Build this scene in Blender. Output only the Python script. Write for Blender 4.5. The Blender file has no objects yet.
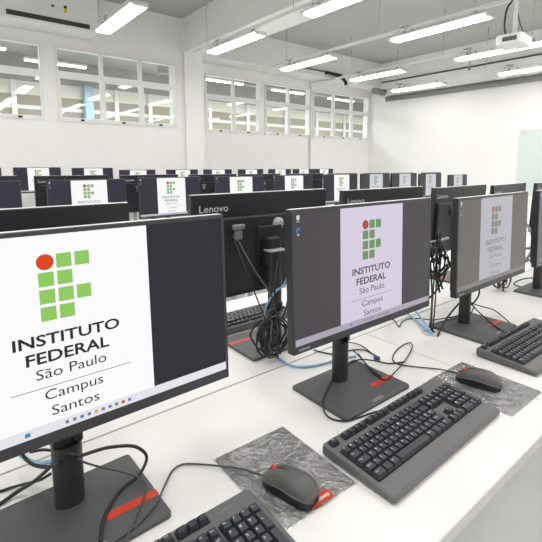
import bpy, bmesh, math, random
from mathutils import Matrix, Vector
PI = math.pi
random.seed(7)
S = bpy.context.scene
C = S.collection

# ---------------------------------------------------------------- camera
cam = bpy.data.cameras.new('camera')
cam.sensor_width = 36.0
cam.lens = 426.58 / 542 * 36.0
cam.shift_y = -49.72 / 542
cam.clip_start = 0.02
co = bpy.data.objects.new('camera', cam)
C.objects.link(co)
co.location = (0, 0, 1.325)
_p, _y, _r = math.radians(7.531), math.radians(38.945), math.radians(-0.039)
F = Vector((math.sin(_y) * math.cos(_p), math.cos(_y) * math.cos(_p), -math.sin(_p)))
R0 = Vector((math.cos(_y), -math.sin(_y), 0))
U0 = R0.cross(F)
Rr = R0 * math.cos(_r) + U0 * math.sin(_r)
Ur = U0 * math.cos(_r) - R0 * math.sin(_r)
M3 = Matrix((Rr, Ur, -F)).transposed()
co.rotation_euler = M3.to_euler()
S.camera = co

# ---------------------------------------------------------------- world, exposure
W = bpy.data.worlds.new('world')
S.world = W
W.use_nodes = True
W.node_tree.nodes['Background'].inputs[0].default_value = (0.93, 0.96, 1.0, 1)
W.node_tree.nodes['Background'].inputs[1].default_value = 0.6
S.view_settings.view_transform = 'Standard'
S.view_settings.look = 'None'
S.view_settings.gamma = 1.0
EXPO = 0.66
S.view_settings.exposure = EXPO
LAMP_POWER = 13.0          # radiance of the tubes' diffusers
AREA_POWER = 9.0          # watts of each lamp behind the camera or overhead

def area(name, loc, sx, sy, watts):
    l = bpy.data.lights.new(name, 'AREA')
    l.shape = 'RECTANGLE'
    l.size, l.size_y = sx, sy
    l.energy = watts
    l.color = (1.0, 0.985, 0.96)
    o = bpy.data.objects.new(name, l)
    C.objects.link(o)
    o.location = loc
    return o

# the remaining lamps of the ceiling grid: overhead and behind the camera
for lx in (-1.3, 0.25, 1.8, 3.4, 4.95, 6.6, 8.1):
    for ly in (0.95, -1.1):
        area('ceiling_lamp_light', (lx, ly, 2.92), 0.2, 1.25, AREA_POWER)
for lx in (-1.3, 0.25, 1.8):
    area('ceiling_lamp_light', (lx, 3.0, 2.92), 0.2, 1.25, AREA_POWER)
for lx in (-1.3, 0.25):
    area('ceiling_lamp_light', (lx, 5.05, 2.92), 0.2, 1.25, AREA_POWER)
# lamps of the corridor beyond the window wall
for lx in (0.5, 3.2, 5.6, 8.0, 10.6, 13):
    area('corridor_lamp_light', (lx, 8.9, 3.05), 0.3, 1.2, 34)

# ---------------------------------------------------------------- materials
def lin(c):
    return tuple(((v / 255) / 12.92 if v / 255 <= 0.04045 else ((v / 255 + 0.055) / 1.055) ** 2.4) for v in c)

def mat(name, rgb, rough=0.5, metal=0.0, emit=None, estr=1.0, noise=0.0, nscale=20.0, bump=0.0, spec=0.5, bscale=None):
    m = bpy.data.materials.new(name)
    m.use_nodes = True
    nt = m.node_tree
    b = nt.nodes['Principled BSDF']
    col = lin(rgb) + (1,)
    b.inputs['Base Color'].default_value = col
    b.inputs['Roughness'].default_value = rough
    b.inputs['Metallic'].default_value = metal
    b.inputs['Specular IOR Level'].default_value = spec
    if emit is not None:
        b.inputs['Emission Color'].default_value = lin(emit) + (1,)
        b.inputs['Emission Strength'].default_value = estr
    if noise or bump:
        tc = nt.nodes.new('ShaderNodeTexCoord')
        n = nt.nodes.new('ShaderNodeTexNoise')
        n.inputs['Scale'].default_value = nscale
        n.inputs['Detail'].default_value = 5
        nt.links.new(tc.outputs['Object'], n.inputs['Vector'])
        if noise:
            r = nt.nodes.new('ShaderNodeValToRGB')
            r.color_ramp.elements[0].position = 0.3
            r.color_ramp.elements[1].position = 0.7
            r.color_ramp.elements[0].color = tuple(v * (1 - noise) for v in col[:3]) + (1,)
            r.color_ramp.elements[1].color = tuple(min(1, v * (1 + noise)) for v in col[:3]) + (1,)
            nt.links.new(n.outputs['Fac'], r.inputs['Fac'])
            nt.links.new(r.outputs['Color'], b.inputs['Base Color'])
        if bump:
            n2 = n
            if bscale:
                n2 = nt.nodes.new('ShaderNodeTexNoise')
                n2.inputs['Scale'].default_value = bscale
                nt.links.new(tc.outputs['Object'], n2.inputs['Vector'])
            bp = nt.nodes.new('ShaderNodeBump')
            bp.inputs['Strength'].default_value = bump
            bp.inputs['Distance'].default_value = 0.002
            nt.links.new(n2.outputs['Fac'], bp.inputs['Height'])
            nt.links.new(bp.outputs['Normal'], b.inputs['Normal'])
    return m

def screen_mat(name, rgb):
    return mat(name, (8, 8, 9), rough=0.38, emit=rgb, estr=2 ** -EXPO, spec=0.25)

M = {}
M['wall'] = mat('white_wall_paint', (246, 245, 243), 0.7, noise=0.012, nscale=1.5)
M['beam'] = mat('white_beam_paint', (238, 237, 235), 0.75, noise=0.012, nscale=2)
M['slab'] = mat('grey_slab_paint', (184, 184, 182), 0.85, noise=0.03, nscale=3, bump=0.2, bscale=40)
M['floor'] = mat('grey_floor', (224, 226, 225), 0.35, noise=0.03, nscale=2.5)
M['laminate'] = mat('white_laminate', (229, 227, 225), 0.38, noise=0.008, nscale=6)
M['edge'] = mat('desk_edge_band', (205, 203, 200), 0.5)
M['white_metal'] = mat('white_metal', (235, 235, 233), 0.45)
M['frame'] = mat('white_window_frame', (240, 240, 239), 0.45)
M['steelw'] = mat('white_conduit', (214, 214, 213), 0.5)
M['steel'] = mat('galvanised_steel', (190, 190, 188), 0.4, 0.6)
M['black'] = mat('black_plastic', (36, 36, 39), 0.42, bump=0.15, nscale=400)
M['backcase'] = mat('monitor_back_plastic', (40, 40, 45), 0.38, bump=0.2, nscale=300)
M['bezel'] = mat('monitor_bezel_plastic', (58, 58, 62), 0.4)
M['pole'] = mat('stand_pole_plastic', (44, 44, 46), 0.4)
M['base'] = mat('stand_base_plastic', (82, 82, 84), 0.5, bump=0.15, nscale=500)
M['kbody'] = mat('keyboard_plastic', (98, 98, 99), 0.5, bump=0.15, nscale=600)
M['key'] = mat('keycap_plastic', (54, 56, 62), 0.38)
M['well'] = mat('key_well_plastic', (18, 18, 20), 0.6)
M['legend'] = mat('key_legend_print', (225, 226, 228), 0.5)
M['mouse'] = mat('mouse_plastic', (84, 83, 82), 0.42)
M['mouse_dark'] = mat('mouse_side_plastic', (24, 24, 26), 0.4)
M['red'] = mat('orange_red_plastic', (196, 52, 24), 0.45)
M['redwheel'] = mat('red_rubber', (214, 60, 40), 0.5)
M['cable'] = mat('black_cable', (30, 30, 32), 0.45)
M['cable_grey'] = mat('grey_cable', (78, 77, 78), 0.5)
M['blue_cable'] = mat('light_blue_cable', (140, 182, 214), 0.45)
M['silver'] = mat('silver_plastic', (165, 165, 163), 0.4, 0.2)
M['top_glint'] = mat('monitor_top_highlight', (225, 225, 226), 0.3)  # light reflected off the monitor tops, put into the colour
M['logo'] = mat('logo_print', (205, 205, 208), 0.4)
M['plate'] = mat('badge_plate', (126, 126, 127), 0.4)
M['pad'] = mat('mouse_pad_cloth', (112, 111, 110), 0.85, noise=0.06, nscale=200)
M['white'] = mat('white_plastic', (238, 238, 236), 0.4)
M['grommet'] = mat('grommet_plastic', (206, 208, 211), 0.4)
M['dark'] = mat('dark_opening', (30, 30, 31), 0.7)
M['slat'] = mat('vent_slat', (92, 92, 92), 0.5)
M['lens'] = mat('projector_lens', (20, 22, 26), 0.1)
M['insul'] = mat('grey_pipe_insulation', (140, 140, 139), 0.8, noise=0.25, nscale=40, bump=0.6)
M['rubber'] = mat('black_tape', (26, 25, 25), 0.6)
M['brownpipe'] = mat('brown_grey_conduit', (118, 106, 102), 0.6)
M['diffuser'] = mat('lamp_diffuser', (250, 250, 250), 0.4, emit=(255, 253, 249), estr=LAMP_POWER)
M['board'] = mat('glass_board', (218, 229, 227), 0.08)
M['cream'] = mat('corridor_cream', (238, 232, 220), 0.7)
M['beige'] = mat('corridor_beige', (168, 157, 142), 0.7)
M['corr'] = mat('corridor_white', (238, 238, 236), 0.7)
M['corr_ceiling'] = mat('corridor_ceiling_concrete', (170, 168, 164), 0.85, noise=0.12, nscale=3)
M['bluepaint'] = mat('blue_paint', (168, 196, 220), 0.6)
M['sticker_y'] = mat('yellow_sticker', (226, 200, 70), 0.6)
M['sticker_k'] = mat('black_sticker', (30, 30, 30), 0.6)

def glass_mat(name, refl=0.05, tint=(246, 250, 250)):
    m = bpy.data.materials.new(name)
    m.use_nodes = True
    nt = m.node_tree
    nt.nodes.remove(nt.nodes['Principled BSDF'])
    out = nt.nodes['Material Output']
    t = nt.nodes.new('ShaderNodeBsdfTransparent')
    t.inputs[0].default_value = lin(tint) + (1,)
    g = nt.nodes.new('ShaderNodeBsdfGlossy')
    g.inputs['Roughness'].default_value = 0.03
    mx = nt.nodes.new('ShaderNodeMixShader')
    mx.inputs[0].default_value = refl
    nt.links.new(t.outputs[0], mx.inputs[1])
    nt.links.new(g.outputs[0], mx.inputs[2])
    nt.links.new(mx.outputs[0], out.inputs[0])
    return m
M['glass'] = glass_mat('window_glass')

def film_mat():
    m = bpy.data.materials.new('clear_plastic_film')
    m.use_nodes = True
    nt = m.node_tree
    nt.nodes.remove(nt.nodes['Principled BSDF'])
    L = nt.links.new
    out = nt.nodes['Material Output']
    t = nt.nodes.new('ShaderNodeBsdfTransparent')
    t.inputs[0].default_value = (0.95, 0.95, 0.95, 1)
    g = nt.nodes.new('ShaderNodeBsdfGlossy')
    g.inputs['Roughness'].default_value = 0.16
    df = nt.nodes.new('ShaderNodeBsdfDiffuse')
    df.inputs[0].default_value = (0.85, 0.85, 0.85, 1)
    tc = nt.nodes.new('ShaderNodeTexCoord')
    n = nt.nodes.new('ShaderNodeTexNoise')
    n.inputs['Scale'].default_value = 30
    n.inputs['Detail'].default_value = 4
    n.inputs['Distortion'].default_value = 1.6
    bp = nt.nodes.new('ShaderNodeBump')
    bp.inputs['Strength'].default_value = 1.0
    bp.inputs['Distance'].default_value = 0.012
    L(tc.outputs['Object'], n.inputs['Vector'])
    L(n.outputs['Fac'], bp.inputs['Height'])
    L(bp.outputs['Normal'], g.inputs['Normal'])
    # creases of the film: their white highlights painted as thin diffuse lines
    n2 = nt.nodes.new('ShaderNodeTexNoise')
    n2.inputs['Scale'].default_value = 15
    n2.inputs['Detail'].default_value = 6
    n2.inputs['Roughness'].default_value = .65
    n2.inputs['Distortion'].default_value = 0.5
    L(tc.outputs['Object'], n2.inputs['Vector'])
    ab = nt.nodes.new('ShaderNodeMath'); ab.operation = 'SUBTRACT'; ab.inputs[1].default_value = .5
    L(n2.outputs['Fac'], ab.inputs[0])
    a2 = nt.nodes.new('ShaderNodeMath'); a2.operation = 'ABSOLUTE'
    L(ab.outputs[0], a2.inputs[0])
    mr = nt.nodes.new('ShaderNodeMapRange')
    mr.inputs[1].default_value = 0.0; mr.inputs[2].default_value = .022
    mr.inputs[3].default_value = .42; mr.inputs[4].default_value = .03
    L(a2.outputs[0], mr.inputs[0])
    mx = nt.nodes.new('ShaderNodeMixShader')
    mx.inputs[0].default_value = 0.22
    L(t.outputs[0], mx.inputs[1])
    L(g.outputs[0], mx.inputs[2])
    m2 = nt.nodes.new('ShaderNodeMixShader')
    L(mr.outputs[0], m2.inputs[0])
    L(mx.outputs[0], m2.inputs[1])
    L(df.outputs[0], m2.inputs[2])
    L(m2.outputs[0], out.inputs[0])
    return m
M['film'] = film_mat()

# ---------------------------------------------------------------- mesh helpers
class MB:
    def __init__(s):
        s.v, s.f, s.sm = [], [], []
    def add(s, vs, fs, smooth=False):
        n = len(s.v)
        s.v += [tuple(v) for v in vs]
        s.f += [tuple(i + n for i in f) for f in fs]
        s.sm += [smooth] * len(fs)
        return s
    def box(s, x0, x1, y0, y1, z0, z1):
        vs = [(x0, y0, z0), (x1, y0, z0), (x1, y1, z0), (x0, y1, z0), (x0, y0, z1), (x1, y0, z1), (x1, y1, z1), (x0, y1, z1)]
        return s.add(vs, [(0, 3, 2, 1), (4, 5, 6, 7), (0, 1, 5, 4), (1, 2, 6, 5), (2, 3, 7, 6), (3, 0, 4, 7)])
    def rbox(s, x0, x1, y0, y1, z0, z1, r=0.003, seg=2, mt=None):
        bm = bmesh.new()
        bmesh.ops.create_cube(bm, size=1)
        for v in bm.verts:
            v.co = Vector((x0 + (v.co.x + .5) * (x1 - x0), y0 + (v.co.y + .5) * (y1 - y0), z0 + (v.co.z + .5) * (z1 - z0)))
        bmesh.ops.bevel(bm, geom=bm.edges[:], offset=r, segments=seg, affect='EDGES', profile=0.5)
        if mt is not None:
            bm.transform(mt)
        bm.verts.index_update()
        s.add([v.co[:] for v in bm.verts], [[v.index for v in f.verts] for f in bm.faces])
        bm.free()
        return s
    def prism(s, pts, z0, z1):
        n = len(pts)
        vs = [(x, y, z0) for x, y in pts] + [(x, y, z1) for x, y in pts]
        fs = [tuple(reversed(range(n))), tuple(range(n, 2 * n))] + [(i, (i + 1) % n, n + (i + 1) % n, n + i) for i in range(n)]
        return s.add(vs, fs)
    def rprism(s, x0, x1, y0, y1, z0, z1, r, seg=5, bev=0.0):
        def outline(d):
            pts = []
            for cx, cy, a in ((x1 - r, y1 - r, 0), (x0 + r, y1 - r, 90), (x0 + r, y0 + r, 180), (x1 - r, y0 + r, 270)):
                for k in range(seg + 1):
                    t = math.radians(a + 90 * k / seg)
                    pts.append((cx + (r - d) * math.cos(t), cy + (r - d) * math.sin(t)))
            return pts
        rings = [(outline(0), z0), (outline(0), z1 - bev), (outline(bev), z1)] if bev else [(outline(0), z0), (outline(0), z1)]
        n = len(rings[0][0])
        vs = [(x, y, z) for o, z in rings for x, y in o]
        fs = [tuple(reversed(range(n))), tuple(range((len(rings) - 1) * n, len(rings) * n))]
        for k in range(len(rings) - 1):
            fs += [(k * n + i, k * n + (i + 1) % n, (k + 1) * n + (i + 1) % n, (k + 1) * n + i) for i in range(n)]
        return s.add(vs, fs)
    def tube(s, pts, r, seg=8, smooth_path=True, sub=5):
        P = [Vector(p) for p in pts]
        if smooth_path and len(P) > 2:
            Q = []
            E = [P[0] * 2 - P[1]] + P + [P[-1] * 2 - P[-2]]
            for i in range(1, len(E) - 2):
                a, b, c, d = E[i - 1], E[i], E[i + 1], E[i + 2]
                for k in range(sub):
                    t = k / sub
                    Q.append(0.5 * ((2 * b) + (c - a) * t + (2 * a - 5 * b + 4 * c - d) * t * t + (3 * b - a - 3 * c + d) * t ** 3))
            Q.append(P[-1])
            P = Q
        n = len(P)
        vs, fs = [], []
        up = None
        for i in range(n):
            t = (P[min(i + 1, n - 1)] - P[max(i - 1, 0)]).normalized()
            if up is None:
                up = Vector((0, 0, 1)) if abs(t.z) < 0.9 else Vector((1, 0, 0))
            u = (up - t * up.dot(t))
            if u.length < 1e-5:
                u = t.orthogonal()
            u.normalize()
            up = u
            w = t.cross(u)
            for k in range(seg):
                a = 2 * PI * k / seg
                vs.append(P[i] + (u * math.cos(a) + w * math.sin(a)) * r)
        for i in range(n - 1):
            fs += [(i * seg + k, i * seg + (k + 1) % seg, (i + 1) * seg + (k + 1) % seg, (i + 1) * seg + k) for k in range(seg)]
        fs += [tuple(reversed(range(seg))), tuple(range((n - 1) * seg, n * seg))]
        return s.add(vs, fs, True)
    def cyl(s, p0, p1, r, seg=16):
        return s.tube([p0, p1], r, seg, False)
    def build(s, name, m, parent=None, loc=None, rz=None):
        me = bpy.data.meshes.new(name)
        me.from_pydata(s.v, [], s.f)
        me.polygons.foreach_set('use_smooth', s.sm)
        me.materials.append(m)
        me.update()
        o = bpy.data.objects.new(name, me)
        C.objects.link(o)
        if parent is not None:
            o.parent = parent
        if loc is not None:
            o.location = loc
        if rz is not None:
            o.rotation_euler = (0, 0, rz)
        return o

def tag(o, label, cat, group=None, kind=None):
    o['label'] = label
    o['category'] = cat
    if group:
        o['group'] = group
    if kind:
        o['kind'] = kind
    return o

def thing(name, label, cat, loc=(0, 0, 0), rz=0, group=None):
    o = bpy.data.objects.new(name, None)
    o.empty_display_size = 0.05
    C.objects.link(o)
    o.location = loc
    o.rotation_euler = (0, 0, rz)
    return tag(o, label, cat, group)

def struct(o, label=None):
    o['kind'] = 'structure'
    if label:
        o['label'] = label
    return o

def copy_tree(o, parent=None):
    c = o.copy()
    C.objects.link(c)
    if parent is not None:
        c.parent = parent
    for ch in [x for x in o.children]:
        copy_tree(ch, c)
    return c

def descend(o):
    for ch in o.children:
        yield ch
        yield from descend(ch)

_text_cache = {}
def text_geom(s, bold=0.0):
    """vertices and faces of a line of lettering, capital height 1, starting at the origin"""
    k = (s, bold)
    if k in _text_cache:
        return _text_cache[k]
    cu = bpy.data.curves.new('t', 'FONT')
    cu.body = s
    cu.size = 1.0
    cu.resolution_u = 3
    cu.offset = bold
    o = bpy.data.objects.new('t', cu)
    C.objects.link(o)
    bpy.context.view_layer.update()
    me = o.evaluated_get(bpy.context.evaluated_depsgraph_get()).to_mesh()
    vs = [v.co[:] for v in me.vertices]
    fs = [tuple(p.vertices) for p in me.polygons]
    o.to_mesh_clear()
    bpy.data.objects.remove(o)
    bpy.data.curves.remove(cu)
    x0 = min(v[0] for v in vs)
    x1 = max(v[0] for v in vs)
    _text_cache[k] = (vs, fs, x0, x1)
    return _text_cache[k]

_cap = None
def put_text(mb, s, x0, x1, base, cap, mt, bold=0.0):
    """lettering spanning x0..x1 with its baseline at `base` and capitals `cap` tall; mt maps (x, y) of the sheet into place"""
    global _cap
    if _cap is None:
        v = text_geom('E')[0]
        _cap = max(p[1] for p in v)
    vs, fs, a, b = text_geom(s, bold)
    sx = (x1 - x0) / (b - a)
    sy = cap / _cap
    mb.add([mt @ Vector((x0 + (v[0] - a) * sx, base + v[1] * sy, 0)) for v in vs], fs)

# ---------------------------------------------------------------- room
XL, XR, YB = -2.2, 9.16, -3.2
YL, YR = 6.85, 7.25             # window wall: left bay and right bay
ZS = 3.775                      # underside of the slab
b = MB().box(XL - .2, XR + 6.4, YB - .2, YR + 3.6, -0.1, 0)
struct(b.build('floor', M['floor']), 'light grey smooth floor')
b = MB().box(XL - .2, XR + .4, YB - .2, YR + .2, ZS, ZS + 0.2)
struct(b.build('ceiling', M['slab']), 'grey painted concrete slab between white beams')
ZA, ZB = 1.955, 3.0             # window band
PX0, PX1 = 3.6, 4.14            # pilaster and the beam over it
lw = MB()
lw.box(XL, PX0, YL, YL + .15, 0, ZA).box(XL, PX0, YL, YL + .15, ZB, ZS)
lw.box(3.46, PX0, YL, YL + .15, ZA, ZB).box(1.405, 1.585, YL, YL + .15, ZA, ZB).box(XL, -0.46, YL, YL + .15, ZA, ZB)
struct(lw.build('wall_back', M['wall']), 'white wall with the high windows, left bay')
rw = MB()
rw.box(3.95, XR, YR, YR + .15, 0, ZA).box(3.95, XR, YR, YR + .15, ZB + .03, ZS)
rw.box(3.95, 4.25, YR, YR + .15, ZA, ZB + .03).box(5.57, 5.69, YR, YR + .15, ZA, ZB + .03).box(7.01, 7.10, YR, YR + .15, ZA, ZB + .03).box(9.10, XR, YR, YR + .15, ZA, ZB + .03)
struct(rw.build('wall_rear', M['wall']), 'white wall with the high windows, right bay')
struct(MB().box(PX0, 3.95, 6.79, YR + .15, 0, ZS).build('pillar', M['wall']), 'white pilaster between the two window bays')
struct(MB().box(PX0, PX1, YB, 6.79, 3.225, ZS - .001).build('beam', M['beam']), 'white ceiling beam running out from the pilaster')
struct(MB().box(3.951, XR, 6.75, YR, 3.222, ZS - .001).build('beam', M['beam']), 'white ceiling beam above the right window bay')
struct(MB().box(8.93, XR, YB, 6.75, 3.0, ZS - .001).build('beam', M['beam']), 'white ceiling beam along the right wall')
struct(MB().box(XR, XR + .15, YB, YR + .15, 0, ZS).build('wall_right', M['wall']), 'plain white wall on the right')
struct(MB().box(XL - .15, XL, YB, YL + .15, 0, ZS).build('wall_left', M['wall']))
struct(MB().box(XL - .15, XR + .15, YB - .15, YB, 0, ZS).build('wall_front', M['wall']))

# windows
def window(n, x0, x1, yw, z0, z1, zt, splits, label):
    """a white metal window unit: fixed panes above, tilting panes with latches below"""
    y0, y1 = yw - .022, yw + .06
    fw = 0.026
    fr = MB()
    fr.box(x0, x1, y0, y1, z0, z0 + fw).box(x0, x1, y0, y1, z1 - fw, z1).box(x0, x1, y0, y1, zt - .035, zt + .035)
    fr.box(x0, x0 + fw, y0, y1, z0 + fw, zt - .035).box(x0, x0 + fw, y0, y1, zt + .035, z1 - fw)
    fr.box(x1 - fw, x1, y0, y1, z0 + fw, zt - .035).box(x1 - fw, x1, y0, y1, zt + .035, z1 - fw)
    for xs in splits:
        fr.box(xs - .024, xs + .024, y0 + .002, y1 - .002, z0 + fw, zt - .035).box(xs - .024, xs + .024, y0 + .002, y1 - .002, zt + .035, z1 - fw)
    o = struct(fr.build('window_%d' % n, M['frame']), label)
    edges = [x0 + fw] + [v for xs in splits for v in (xs - .024, xs + .024)] + [x1 - fw]
    for i in range(0, len(edges), 2):
        a, c = edges[i], edges[i + 1]
        MB().box(a, c, yw + .025, yw + .030, zt + .035, z1 - fw).build('pane', M['glass'], o)
        sa = MB()
        lz0, lz1 = z0 + fw + .003, zt - .038
        yo = yw - .028
        sa.box(a, c, yo, yo + .03, lz0, lz0 + .03).box(a, c, yo, yo + .03, lz1 - .026, lz1)
        sa.box(a, a + .018, yo, yo + .03, lz0 + .03, lz1 - .026).box(c - .018, c, yo, yo + .03, lz0 + .03, lz1 - .026)
        s = sa.build('sash', M['frame'], o)
        MB().box(a + .018, c - .018, yo + .012, yo + .017, lz0 + .03, lz1 - .026).build('pane', M['glass'], s)
        mx = (a + c) / 2
        MB().rbox(mx - .025, mx + .025, yo - .02, yo, lz0 - .012, lz0 + .014, .004, 1).build('latch', M['dark'], s)

window(1, -0.46, 1.405, YL, ZA, ZB, 2.61, (0.16, 0.78), 'white window unit at the left, cut by the picture edge')
window(2, 1.585, 3.46, YL, ZA, ZB, 2.63, (2.22, 2.83), 'white three-pane window unit left of the pilaster')
window(3, 4.25, 5.57, YR, ZA, ZB + .03, 2.63, (4.9,), 'white two-pane window unit just right of the pilaster')
window(4, 5.69, 7.01, YR, ZA, ZB + .03, 2.63, (6.35,), 'white two-pane window unit left of the conduit pipe')
window(5, 7.10, 9.10, YR, ZA, ZB + .03, 2.63, (7.80, 8.46), 'white three-pane window unit beside the far corner')

# corridor beyond the windows
YC = 10.6
struct(MB().box(XL - .2, XR + 6.4, YR + .16, YC + .2, 3.62, 3.8).build('ceiling_corridor', M['corr_ceiling']), 'grey corridor ceiling seen through the upper panes')
cw = MB().box(XL - .2, XR + 6.4, YC, YC + .15, 0, 1.95)
struct(cw.build('wall_corridor', M['corr']), 'white corridor wall beyond the windows')
struct(MB().box(XL - .2, XR + 6.4, YC, YC + .15, 1.95, 2.28).build('wall_corridor_dado', M['cream']))
struct(MB().box(XL - .2, XR + 6.4, YC, YC + .15, 2.28, 2.52).build('wall_corridor_band', M['beige']))
struct(MB().box(XL - .2, XR + 6.4, YC - .02, YC + .15, 2.52, 2.60).build('trim_1', M['corr']))
struct(MB().box(XL - .2, XR + 6.4, YC, YC + .15, 2.60, 2.82).build('wall_corridor_panel', M['beige']))
struct(MB().box(XL - .2, XR + 6.4, YC, YC + .15, 2.82, 3.10).build('wall_corridor_frieze', M['cream']))
struct(MB().box(XL - .2, XR + 6.4, YC, YC + .15, 3.10, 3.62).build('wall_corridor_top', M['corr_ceiling']))
struct(MB().box(XL - .35, XL - .2, YR, YC + .2, 0, 3.8).build('wall_corridor_left', M['corr']))
struct(MB().box(XR + 6.4, XR + 6.55, YR - .2, YC + .2, 0, 3.8).build('wall_corridor_right', M['corr']))
struct(MB().box(XR + .15, XR + 6.4, YR - .2, YR, 0, 3.8).build('wall_corridor_return', M['corr']))
for k, x in enumerate((0.1, 1.55, 2.35, 3.7, 4.55, 6.3, 7.6, 9.1, 10.5, 11.9, 13.2)):
    struct(MB().box(x, x + .1, YC - .06, YC - .021, 1.95, 3.1).build('trim_%d' % (k + 2), M['corr']))
struct(MB().box(2.97, 3.15, YC - .25, YC - .06, 0, 3.1).build('pillar_corridor', M['bluepaint']), 'light blue post seen through a lower pane')
struct(MB().box(4.15, XR + 6.4, 8.9, 9.05, 3.3, 3.62).build('beam_corridor', M['corr_ceiling']))
for k, (x, y) in enumerate(((0.7, 8.6), (2.15, 9.2), (5.6, 8.7), (7.7, 8.8), (9.9, 8.9))):
    t = thing('corridor_lamp', 'white tube lamp seen through the upper panes of %s' % (
        'the leftmost window', 'the window left of the pilaster', 'the window right of the pilaster', 'the middle window', 'the corner window')[k], 'lamp', (x, y, 3.25), 0, 'lamps of the corridor')
    MB().rbox(-.55, .55, -.06, .06, 0, .05, .01, 1).build('housing', M['white_metal'], t)
    MB().box(-.53, .53, -.05, .05, -.012, 0).build('diffuser', M['diffuser'], t)
    MB().cyl((-.4, 0, .05), (-.4, 0, .37), .006, 6).build('hanger', M['steel'], t)
    MB().cyl((.4, 0, .05), (.4, 0, .37), .006, 6).build('hanger', M['steel'], t)

# ---------------------------------------------------------------- ceiling things
LZ = 2.925
def make_lamp(label, x, y0, y1, z=LZ):
    t = thing('ceiling_lamp', label, 'lamp', (x, (y0 + y1) / 2, z), 0, 'ceiling lamps in two files')
    L = (y1 - y0) / 2
    h = MB()
    h.rbox(-.088, .088, -L, L, .024, .046, .006, 2)
    h.rbox(-.088, .088, -L, -L + .035, 0, .042, .008, 2).rbox(-.088, .088, L - .035, L, 0, .042, .008, 2)
    h.build('housing', M['white_metal'], t)
    MB().rbox(-.081, .081, -L + .035, L - .035, .002, .024, .006, 2).build('diffuser', M['diffuser'], t)
    for yy in (-L * .72, L * .72):
        MB().box(-.02, .02, yy - .012, yy + .012, .046, .105).build('bracket', M['steel'], t)
    if True:
        c = MB().tube([(0, L * .5, .06), (.02, L * .56, .12), (.02, L * .68, .155), (0, L * .8, .15), (-.02, L * .84, .105)], .007, 6)
        c.build('flex', M['cable_grey'], t)
        MB().rbox(-.03, .03, L * .6, L * .6 + .07, .115, .16, .005, 1).build('socket_box', M['steel'], t)
    return t
rows = ((1.85, 'first'), (3.4, 'second'), (4.95, 'third'), (6.6, 'fourth'), (8.1, 'fifth'))
WHERE = {(1, 0): 'white tube lamp above the leftmost windows, next to the air conditioner',
         (2, 0): 'white tube lamp just under the beam beside the pilaster',
         (2, 1): 'white tube lamp cut by the top picture edge right of the beam',
         (3, 0): 'white tube lamp over the middle windows, left of the conduit elbow',
         (3, 1): 'white tube lamp hanging in front of the grey slab, left of the projector',
         (4, 0): 'white tube lamp over the corner windows, above the insulated duct',
         (4, 1): 'white tube lamp directly behind and below the projector',
         (5, 0): 'white tube lamp at the far corner of the right wall',
         (5, 1): 'lowest white tube lamp at the right picture edge along the right wall'}
for k, (x, n) in enumerate(rows, 1):
    z = LZ - (.03 if k == 5 else 0)
    make_lamp(WHERE[(k, 0)], x, 4.45 + (0, -.06, -.06, .14, .03, .14)[k], 5.65 + (0, -.06, -.06, .15, .03, .15)[k], z)
    if k > 1:
        make_lamp(WHERE[(k, 1)], x, 2.30, 3.58, z)
    # the perforated steel rail the lamps hang from
    rl = thing('lamp_rail', 'thin %s rail carrying the %s' % ('steel', ('lamp beside the air conditioner', 'lamps along the beam by the pilaster', 'lamps left of the projector', 'lamps behind the projector', 'lamps along the right wall')[k - 1]), 'rail', (x, 3.5, z + .105), 0, 'lamp rails')
    ye = (2.25, 2.6, 3.0, 2.6, 2.6)[k - 1]
    MB().box(-.019, .019, -5.5, ye, 0, .036).build('channel', M['white_metal'], rl)
    for yy in (-4.6, -2.8, -1.0, .3, 2.2):
        MB().cyl((0, yy, .036), (0, yy, ZS - z - .105), .005, 6).build('hanger_rod', M['steel'], rl)
# projector
pj = thing('projector', 'white projector hanging from the ceiling on a white pole', 'projector', (5.0, 2.07, 2.575), math.radians(4))
pb = MB()
pb.rprism(-.17, .17, -.13, .13, 0, .10, .035, 5, .012)
pb.build('body', M['white'], pj)
MB().cyl((.165, -.04, .05), (.185, -.04, .05), .034, 16).build('lens', M['lens'], pj)
for yy in (-.09, .09):
    MB().box(-.12, .12, yy - .012, yy + .012, .10, .108).build('mount_arm', M['silver'], pj)
MB().rbox(-.05, .05, -.05, .05, .108, .13, .004, 1).build('mount_plate', M['steel'], pj)
MB().box(-.1715, -.1695, -.08, .06, .025, .07).build('vent', M['slat'], pj)
MB().cyl((0, 0, .13), (0, 0, 1.2), .022, 12).build('pole', M['white_metal'], pj)
MB().tube([(-.1, .05, .1), (-.13, .06, .2), (-.12, .05, .36), (-.05, .02, .48), (-.03, .01, .7)], .010, 8).build('cable', M['cable'], pj)
MB().tube([(.05, -.06, .1), (.07, -.06, .15), (.05, -.03, .24), (.03, -.01, .34)], .006, 6).build('cable', M['cable_grey'], pj)

cd = thing('pull_cord', 'thin hanging cord with a dark ring under the fourth lamp rail', 'cord', (6.62, 3.36, 2.79))
MB().cyl((0, 0, .03), (0, 0, .245), .005, 6).build('cord', M['cable_grey'], cd)
ring = [(.026 * math.cos(a * PI / 6), 0, .026 * math.sin(a * PI / 6)) for a in range(13)]
MB().tube(ring, .009, 6, False).build('ring', M['dark'], cd)

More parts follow.
